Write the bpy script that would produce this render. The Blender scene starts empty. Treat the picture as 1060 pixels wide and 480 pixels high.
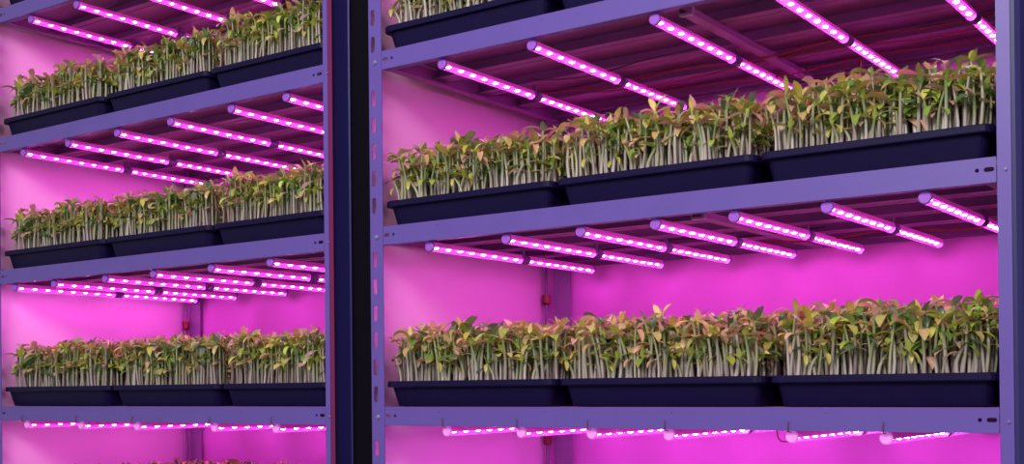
import bpy, math, random
from mathutils import Vector, Matrix
from mathutils.bvhtree import BVHTree
random.seed(11)
PI = math.pi
SC = bpy.context.scene
COL = SC.collection
BASE = 1.05                       # height of the lower visible shelf above the floor
LEV = {'D': BASE - .262, 'C': BASE, 'B': BASE + .2834, 'A': BASE + .5593, 'Z': BASE + .8286}
BEAM_H = .0289
DEPTH = .50

# ------------------------------------------------------------------ materials
def nodes_of(name):
    m = bpy.data.materials.new(name); m.use_nodes = True
    nt = m.node_tree
    return m, nt, nt.nodes['Principled BSDF']

def paint(name, col, rough=.45, metal=0., noise=.0, scale=40., spec=.5, bump=0.):
    m, nt, b = nodes_of(name)
    b.inputs['Roughness'].default_value = rough
    b.inputs['Metallic'].default_value = metal
    b.inputs['Specular IOR Level'].default_value = spec
    b.inputs['Base Color'].default_value = (*col, 1)
    if noise or bump:
        tc = nt.nodes.new('ShaderNodeTexCoord'); n = nt.nodes.new('ShaderNodeTexNoise')
        n.inputs['Scale'].default_value = scale; n.inputs['Detail'].default_value = 5
        nt.links.new(tc.outputs['Object'], n.inputs['Vector'])
        if noise:
            mx = nt.nodes.new('ShaderNodeMix'); mx.data_type = 'RGBA'
            mx.inputs['A'].default_value = (*[c * (1 - noise) for c in col], 1)
            mx.inputs['B'].default_value = (*[min(1, c * (1 + noise)) for c in col], 1)
            nt.links.new(n.outputs['Fac'], mx.inputs['Factor'])
            nt.links.new(mx.outputs['Result'], b.inputs['Base Color'])
        if bump:
            bp = nt.nodes.new('ShaderNodeBump'); bp.inputs['Strength'].default_value = bump
            bp.inputs['Distance'].default_value = .002
            nt.links.new(n.outputs['Fac'], bp.inputs['Height'])
            nt.links.new(bp.outputs['Normal'], b.inputs['Normal'])
    return m

M = {}
M['beam'] = paint('lavender_enamel', (.122, .074, .40), .42, noise=.08, scale=18)
M['post'] = paint('navy_enamel', (.022, .018, .14), .4, noise=.1, scale=9)
M['dark'] = paint('shade_sheet', (.008, .006, .02), .6)
M['deck'] = paint('deck_steel', (.34, .10, .36), .55, noise=.15, scale=12)
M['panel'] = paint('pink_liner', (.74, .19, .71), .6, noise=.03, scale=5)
M['side'] = paint('front_lit_liner', (.86, .42, .80), .6, noise=.03, scale=5)  # paler than the back liner: front light put into the colour
M['frame'] = paint('lilac_steel', (.30, .15, .36), .42, metal=.2, noise=.12, scale=12)
M['edge_glow'] = paint('painted_led_glow', (.16, .006, .085), .4)
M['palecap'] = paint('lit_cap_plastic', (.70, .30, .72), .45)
M['brass'] = paint('dull_brass', (.20, .09, .10), .4, metal=.4)
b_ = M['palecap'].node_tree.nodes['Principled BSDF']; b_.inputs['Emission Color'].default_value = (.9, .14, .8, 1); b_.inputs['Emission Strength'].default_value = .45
M['tray'] = paint('navy_plastic', (.0075, .004, .042), .5, noise=.12, scale=30, spec=.12)
M['soil'] = paint('coir', (.05, .022, .018), .95, noise=.5, scale=160, bump=.8)
M['bolt'] = paint('zinc', (.30, .28, .55), .3, metal=.5)
M['cap'] = paint('cap_plastic', (.36, .10, .72), .45)
M['housing'] = paint('pink_housing', (.85, .20, .76), .35)
b_ = M['housing'].node_tree.nodes['Principled BSDF']; b_.inputs['Emission Color'].default_value = (1., .04, .68, 1); b_.inputs['Emission Strength'].default_value = .20
M['grey'] = paint('grey_clip', (.26, .12, .28), .5)
M['pale'] = paint('pale_channel', (.45, .28, .50), .45)
M['redwire'] = paint('red_insulation', (.34, .012, .05), .4)
M['darkwire'] = paint('black_insulation', (.05, .01, .04), .4)
M['redplastic'] = paint('red_plastic', (.22, .01, .025), .35)
M['pipe'] = paint('pipe_plastic', (.26, .12, .30), .35)
M['floor'] = paint('grey_concrete', (.16, .15, .17), .7, noise=.2, scale=6)
M['far'] = paint('dark_wall', (.05, .04, .08), .8, noise=.1, scale=3)

def emitter(name, col, strength):
    m = bpy.data.materials.new(name); m.use_nodes = True; nt = m.node_tree; nt.nodes.clear()
    o = nt.nodes.new('ShaderNodeOutputMaterial'); e = nt.nodes.new('ShaderNodeEmission')
    e.inputs['Color'].default_value = (*col, 1); e.inputs['Strength'].default_value = strength
    nt.links.new(e.outputs[0], o.inputs['Surface'])
    return m
CHIP_L, COVER_L = 98., .42
M['chip'] = emitter('led_light', (1., .26, .90), CHIP_L)
def cover_mat():
    m = bpy.data.materials.new('glowing_cover'); m.use_nodes = True; nt = m.node_tree; nt.nodes.clear()
    o = nt.nodes.new('ShaderNodeOutputMaterial'); e = nt.nodes.new('ShaderNodeEmission')
    e.inputs['Color'].default_value = (1., .035, .66, 1); e.inputs['Strength'].default_value = COVER_L
    t = nt.nodes.new('ShaderNodeBsdfTransparent'); t.inputs['Color'].default_value = (1, .82, 1, 1)
    g = nt.nodes.new('ShaderNodeBsdfGlossy'); g.inputs['Roughness'].default_value = .15
    a = nt.nodes.new('ShaderNodeAddShader'); fr = nt.nodes.new('ShaderNodeFresnel'); fr.inputs['IOR'].default_value = 1.35
    mx = nt.nodes.new('ShaderNodeMixShader')
    nt.links.new(fr.outputs[0], mx.inputs[0]); nt.links.new(t.outputs[0], mx.inputs[1]); nt.links.new(g.outputs[0], mx.inputs[2])
    nt.links.new(mx.outputs[0], a.inputs[0]); nt.links.new(e.outputs[0], a.inputs[1])
    nt.links.new(a.outputs[0], o.inputs['Surface'])
    return m
M['cover'] = cover_mat()
M['strip'] = paint('circuit_board', (.75, .35, .7), .5)

def leaf_mat(name, rough, trans):
    m, nt, b = nodes_of(name)
    at = nt.nodes.new('ShaderNodeAttribute'); at.attribute_name = 'tint'
    nt.links.new(at.outputs['Color'], b.inputs['Base Color'])
    b.inputs['Roughness'].default_value = rough
    b.inputs['Specular IOR Level'].default_value = .7
    if trans:
        tr = nt.nodes.new('ShaderNodeBsdfTranslucent'); nt.links.new(at.outputs['Color'], tr.inputs['Color'])
        mx = nt.nodes.new('ShaderNodeMixShader'); mx.inputs[0].default_value = trans
        o = nt.nodes['Material Output']
        nt.links.new(b.outputs[0], mx.inputs[1]); nt.links.new(tr.outputs[0], mx.inputs[2])
        nt.links.new(mx.outputs[0], o.inputs['Surface'])
    return m
M['leaf'] = leaf_mat('seedling_green', .33, .36)

# ------------------------------------------------------------------ mesh helpers
class MB:
    def __init__(s): s.v = []; s.f = []; s.c = []; s.mi = []
    def face(s, idx, mi=0): s.f.append(tuple(idx)); s.mi.append(mi)
    def add(s, vs, col=None):
        b = len(s.v); s.v.extend(tuple(v) for v in vs); s.c.extend([col or (1, 1, 1)] * len(vs)); return b
    def box(s, x0, x1, y0, y1, z0, z1, mi=0):
        b = s.add([(x0, y0, z0), (x1, y0, z0), (x1, y1, z0), (x0, y1, z0), (x0, y0, z1), (x1, y0, z1), (x1, y1, z1), (x0, y1, z1)])
        for q in ((0, 3, 2, 1), (4, 5, 6, 7), (0, 1, 5, 4), (1, 2, 6, 5), (2, 3, 7, 6), (3, 0, 4, 7)):
            s.face([b + i for i in q], mi)
    def prism(s, prof, axis, a0, a1, mi=0):
        """closed 2-D profile (counter-clockwise) pushed along an axis"""
        def P(u, w, a): return {'x': (a, u, w), 'y': (u, a, w), 'z': (u, w, a)}[axis]
        n = len(prof)
        b = s.add([P(u, w, a0) for u, w in prof]); c = s.add([P(u, w, a1) for u, w in prof])
        for i in range(n):
            j = (i + 1) % n; s.face((b + i, b + j, c + j, c + i), mi)
        s.face([b + i for i in range(n)][::-1], mi); s.face([c + i for i in range(n)], mi)
    def sheet(s, path, t, axis, a0, a1, mi=0):
        """open path in 2-D thickened by t to its left and pushed along an axis, as quads"""
        def P(p, a): return {'x': (a, p[0], p[1]), 'y': (p[0], a, p[1]), 'z': (p[0], p[1], a)}[axis]
        n = len(path); off = []
        for i in range(n):
            p0 = Vector(path[max(i - 1, 0)]); p1 = Vector(path[min(i + 1, n - 1)])
            d = (p1 - p0).normalized(); off.append((path[i][0] - d.y * t, path[i][1] + d.x * t))
        rings = [s.add([P(p, a) for p in pts]) for a in (a0, a1) for pts in (path, off)]
        a, b, c, d = rings                                  # path@a0, off@a0, path@a1, off@a1
        for i in range(n - 1):
            s.face((a + i, a + i + 1, c + i + 1, c + i), mi); s.face((b + i, d + i, d + i + 1, b + i + 1), mi)
            s.face((a + i, b + i, b + i + 1, a + i + 1), mi); s.face((c + i, c + i + 1, d + i + 1, d + i), mi)
        for i in (0, n - 1): s.face((a + i, c + i, d + i, b + i), mi)
    def tube(s, pts, rads, n=6, cols=None, cap=True, mi=0):
        pts = [Vector(p) for p in pts]; rings = []
        side = None
        for i, p in enumerate(pts):
            t = (pts[min(i + 1, len(pts) - 1)] - pts[max(i - 1, 0)]).normalized()
            if side is None:
                side = t.orthogonal().normalized()
            side = (side - t * side.dot(t)).normalized(); up = t.cross(side)
            r = rads[i] if hasattr(rads, '__len__') else rads
            rings.append(s.add([p + (side * math.cos(2 * PI * k / n) + up * math.sin(2 * PI * k / n)) * r for k in range(n)], cols[i] if cols else None))
        for a, b in zip(rings, rings[1:]):
            for k in range(n):
                j = (k + 1) % n; s.face((a + k, a + j, b + j, b + k), mi)
        if cap:
            s.face([rings[0] + k for k in range(n)][::-1], mi); s.face([rings[-1] + k for k in range(n)], mi)
    def mesh(s, name, mats, smooth=False, tint=False):
        me = bpy.data.meshes.new(name); me.from_pydata(s.v, [], s.f); me.update()
        for m in (mats if isinstance(mats, (list, tuple)) else [mats]): me.materials.append(m)
        if any(s.mi): me.polygons.foreach_set('material_index', s.mi)
        if smooth: me.polygons.foreach_set('use_smooth', [True] * len(me.polygons))
        if tint:
            at = me.color_attributes.new('tint', 'FLOAT_COLOR', 'POINT')
            flat = []
            for c in s.c: flat += [c[0], c[1], c[2], 1.]
            at.data.foreach_set('color', flat)
        return me

def link(name, me, parent=None, loc=None):
    o = bpy.data.objects.new(name, me); COL.objects.link(o)
    if parent: o.parent = parent
    if loc is not None: o.location = loc
    return o
def put(mb, name, mats, parent=None, loc=None, **k): return link(name, mb.mesh(name, mats, **k), parent, loc)
def thing(name, label, cat, loc=(0, 0, 0), group=None, me=None):
    o = bpy.data.objects.new(name, me); COL.objects.link(o); o.location = loc
    o['label'] = label; o['category'] = cat
    if group: o['group'] = group
    return o
def struct(o): o['kind'] = 'structure'; return o

def plate_with_holes(outline, holes, t, name):
    """flat plate in (u,w) with real holes: filled 2-D curve -> mesh in the x-z plane, thickness t along +y"""
    cu = bpy.data.curves.new(name, 'CURVE'); cu.dimensions = '2D'; cu.fill_mode = 'BOTH'; cu.extrude = t / 2
    for poly in [outline] + holes:
        sp = cu.splines.new('POLY'); sp.points.add(len(poly) - 1); sp.use_cyclic_u = True
        for p, q in zip(sp.points, poly): p.co = (q[0], q[1], 0, 1)
    ob = bpy.data.objects.new(name, cu); COL.objects.link(ob)
    dg = bpy.context.evaluated_depsgraph_get()
    me = bpy.data.meshes.new_from_object(ob.evaluated_get(dg))
    bpy.data.objects.remove(ob); bpy.data.curves.remove(cu)
    me.transform(Matrix(((1, 0, 0, 0), (0, 0, -1, t / 2), (0, 1, 0, 0), (0, 0, 0, 1))))
    me.materials.clear()
    return me
def circle(u, w, r, n=12): return [(u + r * math.cos(-2 * PI * k / n), w + r * math.sin(-2 * PI * k / n)) for k in range(n)]
def slot(u, w, L, r, vert=False, n=6):
    pts = []
    for s_ in (1, -1):
        for k in range(n + 1):
            a = -PI / 2 + PI * k / n
            x, y = (L / 2 - r + r * math.cos(a)) * s_, r * math.sin(a) * s_
            pts.append((u + (y if vert else x), w + (x if vert else y)))
    return pts

# ------------------------------------------------------------------ the racks
def join_mesh(me, mb, mats):
    """append the MB geometry to a mesh datablock"""
    b = len(me.vertices)
    vs = [tuple(v.co) for v in me.vertices] + mb.v
    fs = [tuple(p.vertices) for p in me.polygons] + [tuple(b + i for i in f) for f in mb.f]
    out = bpy.data.meshes.new(me.name); out.from_pydata(vs, [], fs); out.update()
    out.materials.append(mats); bpy.data.meshes.remove(me)
    return out

POST_TOP, POST_BOT = 2.02, 0.0
def post_strip_mesh(w):
    """slotted front strip: two side bars and the bridges between the slots"""
    mb = MB(); xa, xb = .0045, .0128; t0, t1 = -.0003, .0011
    mb.box(0, xa, t0, t1, POST_BOT, POST_TOP); mb.box(xb, w, t0, t1, POST_BOT, POST_TOP)
    bolts = [LEV[k] - BEAM_H * .55 for k in LEV]
    z = POST_BOT; zs = POST_BOT + .05
    while zs < POST_TOP - .05:
        if all(abs(zs - b) > .021 for b in bolts):
            lo, hi = zs - .0125, zs + .0125
            mb.box(xa, xb, t0, t1, z, lo); z = hi
            for q in (lo, hi):                                  # bevelled slot corners
                d = .0022 if q == lo else -.0022
                for xc, e in ((xa, .0022), (xb, -.0022)):
                    tri = [(xc, q), (xc + e, q), (xc, q + d)]
                    mb.prism(tri if e * d > 0 else tri[::-1], 'y', t0, t1)
        zs += .0425
    mb.box(xa, xb, t0, t1, z, POST_TOP)
    me = mb.mesh('face_strip', [])
    return me

def make_rack(x0, x1, levels, label):
    W = x1 - x0
    rk = thing('growing_rack', label, 'shelving rack', (x0, 0, 0))
    # each level: front beam with its holes, rear and side beams, four deck planks
    ih = BEAM_H
    for k in levels:
        z = LEV[k]
        holes = []
        for s in (0, 1):
            X = (lambda u: u) if s == 0 else (lambda u: W - u)
            holes += [circle(X(.0215), -ih * .48, .0024), slot(X(.0085), -ih * .48, .0115, .0026)]
        for u in (.12, .33, .55, .78): holes.append(circle(u * W, -ih * .25, .0009, 8))
        me = plate_with_holes([(.0006, -ih), (W - .0006, -ih), (W - .0006, 0), (.0006, 0)], holes, .0013, 'front_beam')
        lip = MB()
        lip.box(.0006, W - .0006, .0014, .014, -ih, -ih + .0013); lip.box(.0006, W - .0006, .0014, .006, -.0013, 0)
        link('front_beam', join_mesh(me, lip, M['beam']), rk, (0, 0, z))
        b = MB(); b.sheet([(DEPTH - .012, -.0013), (DEPTH, -.0013), (DEPTH, -ih), (DEPTH - .012, -ih)], .0012, 'x', .002, W - .002)
        put(b, 'rear_beam', M['deck'], rk, (0, 0, z))
        for s in (0, 1):
            b = MB(); xa, d = (.0015, 1) if s == 0 else (W - .0015, -1)
            b.sheet([(xa + .014 * d, -ih + .0002), (xa, -ih + .0002), (xa, -.0022)], .0012 * -d, 'y', .0155, DEPTH - .014)
            put(b, 'side_beam', M['deck'], rk, (0, 0, z))
        n = 4; dy = (DEPTH - .004 - .016) / n
        for i in range(n):
            y0 = .016 + i * dy + .0015; y1 = y0 + dy - .003
            b = MB(); b.sheet([(y0 + .016, -.020), (y0, -.020), (y0, -.0012), (y0 + .0012, 0), (y1 - .0012, 0), (y1, -.0012), (y1, -.020), (y1 - .016, -.020)][::-1], .0011, 'x', .004, W - .004)
            put(b, 'deck_plank', M['deck'], rk, (0, 0, z))
    # uprights: lavender slotted front strip on a navy folded post
    for s, fx in ((-1, 0.), (1, W)):
        wdt = .026 if s < 0 else .0155
        pm = MB()
        path = [(fx, .0018), (fx + s * (wdt - .002), .0018), (fx + s * (wdt + .004), .0035), (fx + s * (wdt + .009), .009), (fx + s * (wdt + .0125), .018), (fx + s * (wdt + .014), .030), (fx + s * (wdt + .014), .048)]
        if s > 0 and x0 < -.5:
            path = [(fx, .0018), (fx + .0095, .0018), (fx + .0115, .0030), (fx + .0130, .0062), (fx + .0135, .012), (fx + .0135, .045), (fx + .0165, .046)]
            wdt = .0105
        # keep the front strip's slots open: the post's front flange is only an edge, its body starts past the slots
        if s < 0: path = path[1:]
        pm.sheet(path, .0012 * (1 if s < 0 else -1) * -1, 'z', POST_BOT, POST_TOP)
        p = put(pm, 'post', M['post'], rk, smooth=False)
        if s < 0:
            me = post_strip_mesh(.026); me.materials.append(M['beam'])
            link('face_strip', me, p, (fx - .026, 0, 0))
        else:
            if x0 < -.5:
                sl = MB(); sl.box(fx + .0106, fx + .0196, .0002, .0016, POST_BOT, POST_TOP); put(sl, 'led_glow_strip', M['edge_glow'], p)  # LED reddening along the post edge, put in as a crimson strip
            st = MB(); st.box(fx + .0004, fx + wdt, -.0006, .0012, POST_BOT, POST_TOP); put(st, 'face_strip', M['beam'], p)
        for k in levels:
            bm_ = MB(); cx = fx + s * (.0125 if s < 0 else .0095 if x0 < -.5 else .010); cz = LEV[k] - ih * .55
            r_ = .0042 if s < 0 else .0022
            bm_.tube([(cx, .0005, cz), (cx, -.0016, cz)], r_, 6)
            bm_.tube([(cx, -.0016, cz), (cx, -.0034, cz)], [r_ * .85, r_ * .45], 10)
            put(bm_, 'bolt', M['bolt'], p)
        # rear upright: slotted angle
        ra = MB(); sx = fx - .010 if s < 0 else fx + (.005 if x0 < -.5 else .010)
        e = sx + .037 * (1 if s < 0 else -1)
        a_, c_ = min(sx, e), max(sx, e)
        ra.box(a_, c_, DEPTH + .002, DEPTH + .0035, POST_BOT, POST_TOP)
        xo = a_ if s < 0 else c_ - .0014
        ra.box(xo, xo + .0014, DEPTH - .02 + .0215, DEPTH + .0105, POST_BOT, POST_TOP)
        q = put(ra, 'post', M['frame'], rk)
        for k in levels:
            bm_ = MB(); cx = (a_ + c_) / 2 + .006; cz = LEV[k] - ih - .022
            bm_.tube([(cx, DEPTH + .0025, cz), (cx, DEPTH + .0005, cz)], .0032, 8); put(bm_, 'bolt', M['bolt'], q)
    # outer sheet on the right end, its unlit shade put into a dark colour
    ex = W + (.0110 if x0 < -.5 else .0265)
    ep = MB(); ep.box(ex, ex + .001, .0465 if x0 < -.5 else .049, DEPTH + .004, POST_BOT + .02, POST_TOP - .01); put(ep, 'end_panel', M['dark'], rk)
    return rk

RX0, RX1 = 0., .920
LX0, LX1 = -1.060, -.127
make_rack(RX0, RX1, 'DCBAZ', 'lavender steel growing rack on the right with slotted upright and navy post')
make_rack(LX0, LX1, 'DCBAZ', 'lavender steel growing rack on the left, smaller in view, beside the dark gap')

# chamber walls of each rack (white liner, light tints put into its colours)
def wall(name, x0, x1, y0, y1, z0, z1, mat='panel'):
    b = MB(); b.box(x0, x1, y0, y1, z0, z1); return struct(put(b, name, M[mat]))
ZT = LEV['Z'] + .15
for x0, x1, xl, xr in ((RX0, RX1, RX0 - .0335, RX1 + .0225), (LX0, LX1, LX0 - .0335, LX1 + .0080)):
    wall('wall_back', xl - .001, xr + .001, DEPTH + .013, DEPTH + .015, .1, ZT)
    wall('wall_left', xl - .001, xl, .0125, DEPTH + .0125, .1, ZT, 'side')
    wall('wall_right', xr, xr + .0012, .0135, DEPTH + .0125, .1, ZT, 'dark' if x0 == RX0 else 'panel')  # right rack's unseen wall made dark so the light falls off there
b = MB(); b.box(-3.2, 3.2, -4.2, 1.3, -.05, 0); struct(put(b, 'floor', M['floor']))
b = MB(); b.box(-3.2, 3.2, .9, .95, 0, 2.7); struct(put(b, 'wall_rear', M['far']))

# ------------------------------------------------------------------ trays
TW, TD, TH = .303, .475, .040
def rrect(hx, hy, r, z, n=4):
    out = []
    for cx, cy, a0 in ((hx - r, hy - r, 0), (-hx + r, hy - r, PI / 2), (-hx + r, -hy + r, PI), (hx - r, -hy + r, 1.5 * PI)):
        for k in range(n + 1):
            a = a0 + PI / 2 * k / n; out.append((cx + r * math.cos(a), cy + r * math.sin(a), z))
    return out
def loft(rings, closed_bottom=True):
    mb = MB(); n = len(rings[0]); ids = [mb.add(r) for r in rings]
    for a, b in zip(ids, ids[1:]):
        for k in range(n):
            j = (k + 1) % n; mb.face((a + k, a + j, b + j, b + k))
    if closed_bottom: mb.face([ids[0] + k for k in range(n)][::-1])
    return mb
hx, hy = TW / 2, TD / 2
basin = loft([rrect(hx - .0140, hy - .0140, .010, .0004), rrect(hx - .0128, hy - .0128, .011, .0016), rrect(hx - .0062, hy - .0062, .013, TH - .010),
              rrect(hx - .0082, hy - .0082, .012, TH - .010), rrect(hx - .0166, hy - .0166, .010, .0032)])
n_ = len(rrect(1, 1, .1, 0)); basin.face([4 * n_ + k for k in range(n_)])
ME_BASIN = basin.mesh('basin', M['tray'])
rim = loft([rrect(hx - .0078, hy - .0078, .012, TH - .0098), rrect(hx, hy, .014, TH - .0095), rrect(hx + .0004, hy + .0004, .014, TH - .008), rrect(hx, hy, .014, TH - .0012), rrect(hx - .001, hy - .001, .014, TH),
            rrect(hx - .0050, hy - .0050, .013, TH), rrect(hx - .0058, hy - .0058, .013, TH - .0008), rrect(hx - .0076, hy - .0076, .012, TH - .0098)], False)
ME_RIM = rim.mesh('rim', M['tray'])
SOIL_Z = TH - .006
def soil_mesh():
    mb = MB(); rr = random.Random(5); nx, ny = 34, 50; sx, sy = hx - .0088, hy - .0088
    b = mb.add([(-sx + 2 * sx * i / nx, -sy + 2 * sy * j / ny, SOIL_Z - .0025 + rr.uniform(0, .0022)) for j in range(ny + 1) for i in range(nx + 1)])
    for j in range(ny):
        for i in range(nx):
            a = b + j * (nx + 1) + i; mb.face((a, a + 1, a + nx + 2, a + nx + 1))
    return mb.mesh('growing_medium', M['soil'], smooth=True)
ME_SOIL = soil_mesh()

# ------------------------------------------------------------------ seedlings
LEAF_COLS = [((.52, .58, .10), 4), ((.38, .50, .09), 5), ((.20, .36, .08), 4), ((.68, .54, .24), 4), ((.80, .52, .38), 5), ((.72, .42, .34), 3), ((.72, .70, .16), 3), ((.13, .25, .12), 3)]  # random leaf tones; the peach share also carries LED pink on leaf tops
def pick(rr):
    t = rr.uniform(0, sum(w for _, w in LEAF_COLS))
    for c, w in LEAF_COLS:
        t -= w
        if t <= 0: break
    k = rr.uniform(.8, 1.2); return tuple(x * k for x in c)
def add_leaf(mb, root, yaw, pitch, L, Wd, droop, col, rr, pointy=False, n=5, fold=.25):
    """arched blade growing from root; pitch = start elevation, droop = how far it bends down along its length"""
    d = Vector((math.cos(yaw), math.sin(yaw), 0)); side = Vector((-math.sin(yaw), math.cos(yaw), 0))
    tw = rr.uniform(-.9, .9); p = Vector(root); prev = None; step = L / n
    edge = tuple(x * rr.uniform(.75, 1.1) for x in col)
    for i in range(n + 1):
        t = i / n; a = pitch - droop * t
        fwd = d * math.cos(a) + Vector((0, 0, 1)) * math.sin(a)
        nor = (d * -math.sin(a) + Vector((0, 0, 1)) * math.cos(a))
        w = Wd * (math.sin(PI * min(1, (.06 + .94 * t)) ** (.75 if pointy else 1.05)) ** (.85 if pointy else .6)) if 0 < i < n else Wd * (.16 if i == 0 else .05)
        sd = (side * math.cos(tw * t) + nor * math.sin(tw * t)); up = sd.cross(fwd) * -1
        b = mb.add([p + sd * w / 2 + nor * fold * w / 2, p, p - sd * w / 2 + nor * fold * w / 2])
        mb.c[b] = edge; mb.c[b + 1] = col; mb.c[b + 2] = edge
        if prev is not None:
            mb.face((prev, prev + 1, b + 1, b)); mb.face((prev + 1, prev + 2, b + 2, b + 1))
        prev = b; p = p + fwd * step
STEM_TOP = [(.38, .45, .18), (.46, .48, .28), (.27, .37, .14), (.52, .48, .38)]
STEM_LOW = [(.70, .57, .64), (.62, .50, .58), (.74, .64, .70), (.46, .30, .38), (.58, .55, .46)]
def stem_curve(rr, h, lean):
    a = rr.uniform(0, 2 * PI); dx, dy = math.cos(a) * lean, math.sin(a) * lean
    b = rr.uniform(0, 2 * PI); s = rr.uniform(0, .004)
    pts = []
    for i in range(5):
        t = i / 4
        pts.append(Vector((dx * t * t + s * math.sin(PI * t) * math.cos(b), dy * t * t + s * math.sin(PI * t) * math.sin(b), h * t)))
    return pts
def seedling_parts(rr, lean=.006, hi=1.0, front=False):
    """returns stem MB and a list of leaf MBs, all in the seedling's own coordinates"""
    h = rr.uniform(.060, .081) * hi
    if rr.random() < .38: h *= rr.uniform(.50, .88)
    st = MB(); pts = stem_curve(rr, h, rr.uniform(0, lean)); r = rr.uniform(.0017, .0026)
    lo, up = rr.choice(STEM_LOW), rr.choice(STEM_TOP); k = rr.uniform(.75, 1.1)
    cols = [tuple((lo[j] * (1 - t) + up[j] * t) * k for j in range(3)) for t in (0, .22, .5, .8, 1)]
    st.tube(pts, [r * 1.1, r, r * .95, r * .9, r * .8], 6 if front else 4, cols, cap=False)
    leaves = []; top = pts[-1] - Vector((0, 0, .001)); yaw = rr.uniform(0, 2 * PI); col = pick(rr)
    young = rr.random() < .25
    for s in (0, 1):
        lm = MB()
        L = rr.uniform(.021, .034); Wd = L * rr.uniform(.28, .44)
        add_leaf(lm, top, yaw + s * PI + rr.uniform(-.45, .45), rr.uniform(.6, 1.25) if young else rr.uniform(-.2, .6), L, Wd, rr.uniform(.4, 2.5), tuple(c * rr.uniform(.85, 1.15) for c in col), rr, fold=rr.uniform(.1, .5))
        leaves.append(lm)
    if rr.random() < .8:
        lm = MB(); c2 = pick(rr)
        for s in (0, 1):
            L = rr.uniform(.013, .025)
            add_leaf(lm, top, yaw + PI / 2 + s * PI + rr.uniform(-.5, .5), rr.uniform(.5, 1.35), L, L * rr.uniform(.30, .46), rr.uniform(-.2, 1.2), c2, rr, pointy=True, n=4)
        leaves.append(lm)
    if rr.random() < .75:                                        # a drooping leaf pair lower on the stem
        t = rr.uniform(.55, .8); i = int(t * 4); q = pts[i].lerp(pts[i + 1], t * 4 - i); c3 = pick(rr); y3 = rr.uniform(0, 2 * PI); lm = MB()
        for s in (0, 1):
            L = rr.uniform(.016, .028)
            add_leaf(lm, q, y3 + s * PI + rr.uniform(-.6, .6), rr.uniform(-.2, .9), L, L * rr.uniform(.34, .5), rr.uniform(.4, 2.0), c3, rr, n=4)
        leaves.append(lm)
    return st, leaves
def merge(dst, src, off):
    b = len(dst.v)
    dst.v.extend((v[0] + off[0], v[1] + off[1], v[2] + off[2]) for v in src.v); dst.c.extend(src.c)
    dst.f.extend(tuple(b + i for i in f) for f in src.f); dst.mi.extend(src.mi)

SP = .0098
NX = int((TW - .026) / SP); FRONT_Y = -hy + .0165
def grid_spots(rr, rows):
    """(row, x, y) of every seedling; row 0 is the front row"""
    out = []
    for j in rows:
        for i in range(NX + 1):
            x = -(NX * SP) / 2 + (i + (.5 if j % 2 else 0)) * SP + rr.uniform(-.0036, .0036)
            y = FRONT_Y + j * SP + rr.uniform(-.003, .003)
            if abs(x) < hx - .0145 and abs(y) < hy - .0145: out.append((j, x, y))
    return out
NROWS = int((TD - .03) / SP)
FRONT_N = 40                                                   # individually built seedlings per near tray
def foliage_mesh(seed, skip_front):
    rr = random.Random(seed); mb = MB()
    spots = grid_spots(rr, range(NROWS + 1))
    if skip_front: spots = [s for s in spots if s[0] > 0]
    for j, x, y in spots:
        st, lv = seedling_parts(rr, hi=rr.uniform(.94, 1.06))
        if not (3 < j < NROWS - 3 and abs(x) < hx - .05): merge(mb, st, (x, y, SOIL_Z))
        elif rr.random() < .35: merge(mb, st, (x, y, SOIL_Z))
        for l in lv:
            near = any((abs(v[0] + x) > hx - .019 or abs(v[1] + y) > hy - .019) and v[2] + SOIL_Z < TH + .0025 for v in l.v)
            if not near: merge(mb, l, (x, y, SOIL_Z))
    for i, (x, y, z) in enumerate(mb.v):
        x = max(-hx - .0015, min(hx + .0015, x)); y = min(hy + .001, y)
        if z < TH + .0015: x = max(-hx + .0105, min(hx - .0105, x)); y = max(-hy + .0105, min(hy - .0105, y))
        mb.v[i] = (x, y, max(z, SOIL_Z))
    return mb.mesh('seedling_foliage', M['leaf'], smooth=True, tint=True)
ME_FULL = [foliage_mesh(100 + i, False) for i in range(3)]
ME_BACK = [foliage_mesh(200 + i, True) for i in range(3)]
protos = []
rr = random.Random(77)
for i in range(30):
    st, lv = seedling_parts(rr, lean=.013, front=True)
    protos.append((st.mesh('stem', M['leaf'], smooth=True, tint=True), [l.mesh('leaf', M['leaf'], smooth=True, tint=True) for l in lv]))

SHELF = {'A': 'upper', 'B': 'middle', 'C': 'lower', 'D': 'bottom', 'Z': 'highest'}
POSN = ['left', 'center', 'right']
TRAYS = {
    ('R', 'A'): [(-.004, .309), (.316, .621), (.627, .915)],
    ('R', 'B'): [(-.004, .313), (.320, .625), (.630, .914)],
    ('R', 'C'): [(-.006, .313), (.321, .633), (.640, .917)],
    ('L', 'Z'): [(-1.063, -.724), (-.717, -.424)],
    ('L', 'A'): [(-1.064, -.724), (-.717, -.421), (-.413, -.132)],
    ('L', 'B'): [(-1.064, -.725), (-.718, -.416), (-.409, -.132)],
    ('L', 'C'): [(-1.066, -.713), (-.701, -.399), (-.388, -.132)],
    ('L', 'D'): [(-1.056, -.720), (-.712, -.410)],
}
INDIV = {('R', 'B'): (40, 40, 40), ('R', 'C'): (40, 40, 40), ('R', 'A'): (26, 14, 0)}
place = random.Random(3); cnt = 0
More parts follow.
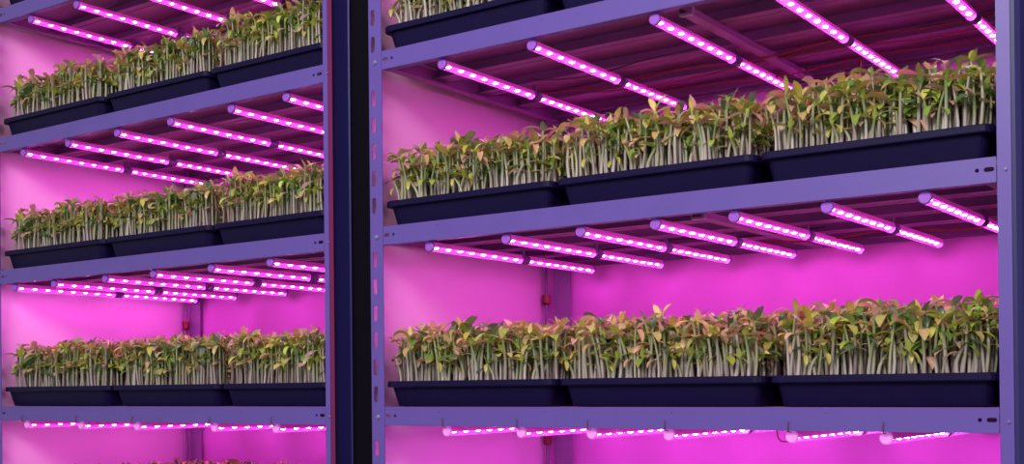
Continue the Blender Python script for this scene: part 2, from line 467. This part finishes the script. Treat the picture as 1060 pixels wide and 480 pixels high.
for (side, lv), spans in TRAYS.items():
    rack = "right rack's" if side == 'R' else "left rack's"
    for i, (a, b) in enumerate(spans):
        cx = (a + b) / 2; sx = (b - a) / TW; cy = .006 + hy; z = LEV[lv] + .0003
        pos = POSN[i]
        where = f"{pos} tray on the {rack} {SHELF[lv]} shelf"
        t = thing('seedling_tray', f"dark navy plastic tray of seedlings, {pos} one on the {rack} {SHELF[lv]} shelf", 'tray', (cx, cy, z), 'seedling trays')
        t.scale = (sx, 1, 1)
        link('basin', ME_BASIN, t); link('rim', ME_RIM, t); link('growing_medium', ME_SOIL, t)
        n = INDIV.get((side, lv), (0, 0, 0))[i]
        f = thing('seedling_foliage', f"thick mass of green seedlings filling the {where}", 'seedlings', (cx, cy, z), 'masses of seedlings', (ME_BACK if n else ME_FULL)[cnt % 3])
        f.scale = (sx, 1, place.uniform(1.0, 1.05)); f['kind'] = 'stuff'; cnt += 1
        if not n: continue
        rr = random.Random(900 + cnt)
        spots = grid_spots(rr, [0]); extra = n - len(spots)
        if extra > 0:
            more = grid_spots(rr, [1]); rr.shuffle(more)
            spots += [(j, x, y - .004) for j, x, y in more[:extra]]
        elif extra < 0: spots = spots[:n] if i == 1 else spots[:n]
        tree = BVHTree.FromPolygons([(v.co.x * sx, v.co.y, v.co.z * f.scale[2]) for v in f.data.vertices], [tuple(p.vertices) for p in f.data.polygons])
        placed = []
        for j, x, y in spots:
            best = None
            for _ in range(14):
                q = place.randrange(len(protos)); rz = place.uniform(0, 2 * PI); k = place.uniform(.9, 1.08)
                T = Matrix.Translation((x * sx, y, SOIL_Z)) @ Matrix.Rotation(rz, 4, 'Z') @ Matrix.Scale(k, 4)
                n_hit = 0; mine = []
                for me in [protos[q][0]] + protos[q][1]:
                    vv = [T @ v.co for v in me.vertices]
                    if any(v.y < -hy + .010 and v.z < TH + .001 for v in vv): n_hit += 60
                    tr = BVHTree.FromPolygons(vv, [tuple(p.vertices) for p in me.polygons]); n_hit += len(tr.overlap(tree))
                    n_hit += sum(len(tr.overlap(o2)) for x2, o2 in placed if abs(x2 - x) < .06); mine.append((x, tr))
                if best is None or n_hit < best[0]: best = (n_hit, q, rz, k, mine)
                if n_hit == 0: break
            n_hit, q, rz, k, mine = best; placed += mine
            st, leaves = protos[q]
            s = thing('seedling', f"seedling along the front edge of the {where}", 'seedling', (cx + x * sx, cy + y, z + SOIL_Z), f"front seedlings, {where}", st)
            s.rotation_euler = (0, 0, rz); s.scale = (k, k, k)
            for l in leaves: link('leaf', l, s)

# ------------------------------------------------------------------ LED tubes
TR = .0076
TZ = -BEAM_H - .0080
SEG = [(.008, .256), (.268, .487)]
def tube_meshes(L):
    def arc(a0, a1, r, n): return [(r * math.cos(a0 + (a1 - a0) * k / n), r * math.sin(a0 + (a1 - a0) * k / n)) for k in range(n + 1)]
    c = MB(); p = arc(PI + .15 - PI * .0, 2 * PI - .15, TR * .97, 12); a = c.add([(x, .004, z) for x, z in p]); b = c.add([(x, L - .004, z) for x, z in p])
    for k in range(12): c.face((a + k, b + k, b + k + 1, a + k + 1))
    cover = c.mesh('cover', M['cover'], smooth=True)
    hs = MB(); hs.sheet(arc(-.15, PI + .15, TR, 12), .0006, 'y', .004, L - .004); hs.box(-TR * .92, TR * .92, .005, L - .005, -.0002, .0006)
    global HOUS
    HOUS = hs.mesh('housing', M['housing'])
    k = MB(); k.tube([(0, 0, 0), (0, .001, 0), (0, .0055, 0)], [TR * .86, TR * 1.04, TR * 1.04], 16)
    cap = k.mesh('end_cap', M['cap'])
    s = MB(); s.box(-.0042, .0042, .006, L - .006, -.0012, -.0002)
    strip = s.mesh('circuit_strip', M['strip'])
    return cover, cap, strip, HOUS
CAPC = {}
TM = {i: tube_meshes(SEG[i][1] - SEG[i][0]) for i in (0, 1)}
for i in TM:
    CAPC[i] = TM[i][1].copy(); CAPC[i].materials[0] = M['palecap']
ch = MB(); rings = [ch.add([(.0041 * math.cos(2 * PI * k / 8) * s, .0043 * math.sin(2 * PI * k / 8) * s, zz) for k in range(8)]) for s, zz in ((1, -.0013), (.92, -.0020), (.55, -.0030))]
for a, b in zip(rings, rings[1:]):
    for k in range(8): ch.face((a + k, b + k, b + (k + 1) % 8, a + (k + 1) % 8))
ch.face([rings[2] + k for k in range(8)][::-1])
ME_CHIP = ch.mesh('led_chip', M['chip'])
ck = MB(); ck.tube([(0, 0, 0), (0, .016, 0)], TR * .8, 10); ck.tube([(0, .006, 0), (0, .011, 0)], TR * 1.02, 10)
ck.box(-.002, .002, .005, .011, TR * .6, .0158)
ME_CLIP = ck.mesh('connector', M['grey'])
hk = MB(); hk.tube([(0, .0008, TR * .72), (0, -.004, TR * .80), (0, -.0088, TR * .86), (0, -.0104, TR + .004), (0, -.0104, .017), (0, -.0100, .0200), (0, -.0094, .0190)], .0007, 6)
ME_HOOK = hk.mesh('hook', M['brass'], smooth=True)
TUBES = {
    ('R', 'A'): [.114, .280, .481, .655, .830], ('R', 'B'): [.086, .231, .360, .479, .594, .718, .837], ('R', 'C'): [.117, .255, .375, .496, .669, .788],
    ('R', 'Z'): [.12, .30, .48, .66, .83],
    ('L', 'Z'): [-.961, -.806, -.650, -.490], ('L', 'A'): [-.991, -.837, -.681, -.524, -.360, -.223], ('L', 'B'): [-1.025, -.888, -.722, -.577, -.416, -.265],
    ('L', 'C'): [-.985, -.802, -.628, -.411, -.254],
}
ORD = ['first', 'second', 'third', 'fourth', 'fifth', 'sixth', 'seventh']
for (side, lv), xs in TUBES.items():
    rack = "right rack's" if side == 'R' else "left rack's"
    for i, x in enumerate(xs):
        for h in (0, 1):
            y0, y1 = SEG[h]; L = y1 - y0
            t = thing('led_tube', f"glowing pink LED tube under {rack} {SHELF[lv]} shelf, {ORD[i]} from left, {'front' if h == 0 else 'rear'} half", 'grow light', (x, y0, LEV[lv] + TZ), 'pink LED tubes')
            cover, cap, strip, hous = TM[h]
            link('cover', cover, t); link('housing', hous, t); cp = CAPC[h] if lv == 'C' else cap
            link('end_cap', cp, t); e = link('end_cap', cp, t, (0, L, 0)); e.rotation_euler = (0, 0, PI)
            s = link('circuit_strip', strip, t)
            for k in range(8):
                link('led_chip', ME_CHIP, s, (0, .018 + (L - .034) * k / 7, 0))
            if h == 0:
                link('connector', ME_CLIP, t, (0, L - .002, 0))
                if lv == 'C': link('hook', ME_HOOK, t)

# ------------------------------------------------------------------ cables, channels, pipes under the shelves
def wire(pts, r, mat, label, n=5):
    P = [Vector(p) for p in pts]; out = []
    for i in range(len(P) - 1):
        p0, p1, p2, p3 = P[max(i - 1, 0)], P[i], P[i + 1], P[min(i + 2, len(P) - 1)]
        for k in range(6):
            t = k / 6
            out.append(.5 * ((2 * p1) + (p2 - p0) * t + (2 * p0 - 5 * p1 + 4 * p2 - p3) * t * t + (3 * p1 - p0 - 3 * p2 + p3) * t ** 3))
    out.append(P[-1]); mb = MB(); mb.tube(out, r, n)
    return thing('power_wire', label, 'wire', (0, 0, 0), 'wires under the shelves', mb.mesh('power_wire', M[mat], smooth=True))
def run(y, zs, x0, x1, lv, seed, amp=.006):
    rr = random.Random(seed); n = len(zs)
    return [(x0 + (x1 - x0) * i / (n - 1), y + rr.uniform(-amp, amp), LEV[lv] - zs[i]) for i in range(n)]
wire(run(.30, [.024, .030, .024, .032, .023, .030, .024], .10, .90, 'A', 1), .0016, 'redwire', 'red wire sagging under right rack upper shelf, nearest the front')
wire(run(.335, [.026, .034, .028, .025, .034, .027], .18, .90, 'A', 2), .0013, 'redwire', "red wire under right rack upper shelf, behind the front red wire")
wire(run(.40, [.026, .030, .036, .026, .031, .025], .25, .91, 'A', 3), .0014, 'redwire', "red wire deep under right rack upper shelf, farthest back")
wire(run(.215, [.024, .036, .026, .024], .14, .46, 'A', 4), .0011, 'darkwire', "thin dark wire sagging under right rack upper shelf near its left end")
wire(run(.36, [.026, .033, .026, .034, .025], .45, .91, 'B', 5), .0015, 'redwire', "red wire under right rack middle shelf toward its right end")
wire(run(.27, [.026, .031, .024, .030, .026], .10, .62, 'B', 6), .0012, 'darkwire', "thin dark wire under right rack middle shelf toward its left end")
c = LEV['C']
wire([(.585, .16, c - .025), (.590, .155, c - .046), (.605, .15, c - .050), (.628, .16, c - .045), (.635, .17, c - .024)], .0011, 'redwire', 'small red wire loop hanging under right rack lower shelf')
wire([(.60, .40, LEV['A'] - .025), (.604, .40, LEV['A'] - .070), (.612, .402, LEV['A'] - .092), (.624, .40, LEV['A'] - .070), (.628, .40, LEV['A'] - .024)], .0009, 'redwire', 'thin pink wire loop dangling behind right rack upper shelf third tube')
def channel(x, lv, y0, y1, label):
    t = thing('cable_channel', label, 'cable channel', (x, 0, LEV[lv] - .0305), 'cable channels')
    b = MB(); b.sheet([(-.008, .009), (-.008, 0), (.008, 0), (.008, .009)], .001, 'y', y0, y1); put(b, 'trough', M['deck'], t)
    for yy in (y0 + .004,):
        k = MB(); k.sheet([(-.0095, .010), (-.0095, -.0015), (.0095, -.0015), (.0095, .010)], .0012, 'y', yy, yy + .008); put(k, 'clip', M['pale'], t)
channel(.515, 'A', .030, .47, "purple cable channel beside third tube under right rack upper shelf")
channel(.530, 'B', .030, .47, "purple cable channel beside fourth tube under right rack middle shelf")

def pipe(x, y, fits, label):
    t = thing('water_pipe', label, 'pipe', (x, y, 0), 'corner water pipes')
    b = MB(); b.tube([(0, 0, 0), (0, 0, LEV['Z'])], .0034, 10); put(b, 'tube', M['pipe'], t, smooth=True)
    for z in fits:
        k = MB(); k.tube([(0, 0, z), (0, 0, z + .003), (0, 0, z + .0185), (0, 0, z + .021)], [.0045, .0078, .0078, .005], 12); put(k, 'fitting', M['redplastic'], t)
pipe(RX0 - .0215, DEPTH - .008, [LEV['C'] + .186, LEV['C'] - .082], 'thin pipe with red fittings in right rack back corner')
pipe(LX0 - .0130, DEPTH - .008, [LEV['C'] + .177], 'thin pipe with a dark red fitting in left rack back corner')

# ------------------------------------------------------------------ ambient room light, added key light and camera
w = bpy.data.worlds.new('room_light'); SC.world = w; w.use_nodes = True
bg = w.node_tree.nodes['Background']; bg.inputs['Color'].default_value = (1., .97, .93, 1); bg.inputs['Strength'].default_value = .42
la = bpy.data.lights.new('added_key_light', 'AREA'); la.shape = 'RECTANGLE'; la.size = 1.5; la.size_y = .7; la.energy = 68; la.color = (1., .95, .86)  # unseen key light added for leaf contrast and brighter canopy tops
lo = bpy.data.objects.new('added_key_light', la); COL.objects.link(lo); lo.location = (.9, -2.3, 2.55)
lo.rotation_euler = (Vector((.1, .1, 1.35)) - lo.location).to_track_quat('-Z', 'Y').to_euler()

F, YAW, PIT, ROLL, CY = 1241.06, .61869, .00534, .0098, 395.0125
cam = bpy.data.cameras.new('camera'); co = bpy.data.objects.new('camera', cam); COL.objects.link(co)
Rt = Vector((math.cos(YAW), math.sin(YAW), 0)); Fw = Vector((-math.sin(YAW), math.cos(YAW), 0)); Up = Vector((0, 0, 1))
Fp = Fw * math.cos(PIT) + Up * math.sin(PIT); Upp = Up * math.cos(PIT) - Fw * math.sin(PIT)
Rr = Rt * math.cos(ROLL) - Upp * math.sin(ROLL); Ur = Rt * math.sin(ROLL) + Upp * math.cos(ROLL)
mw = Matrix.Identity(4)
for i in range(3):
    mw[i][0] = Rr[i]; mw[i][1] = Ur[i]; mw[i][2] = -Fp[i]
mw.translation = Vector((1.25598, -1.41826, BASE + .02737))
co.matrix_world = mw
cam.sensor_width = 36; cam.lens = F / 1060 * 36; cam.shift_y = (CY - 240) / 1060; cam.clip_start = .02
SC.camera = co
vs = SC.view_settings; vs.view_transform = 'Standard'; vs.look = 'None'; vs.exposure = 0; vs.gamma = 1; vs.use_curve_mapping = False
SC.cycles.use_denoising = True
SC.cycles.max_bounces = 10; SC.cycles.transparent_max_bounces = 16
SC.cycles.sample_clamp_indirect = 12
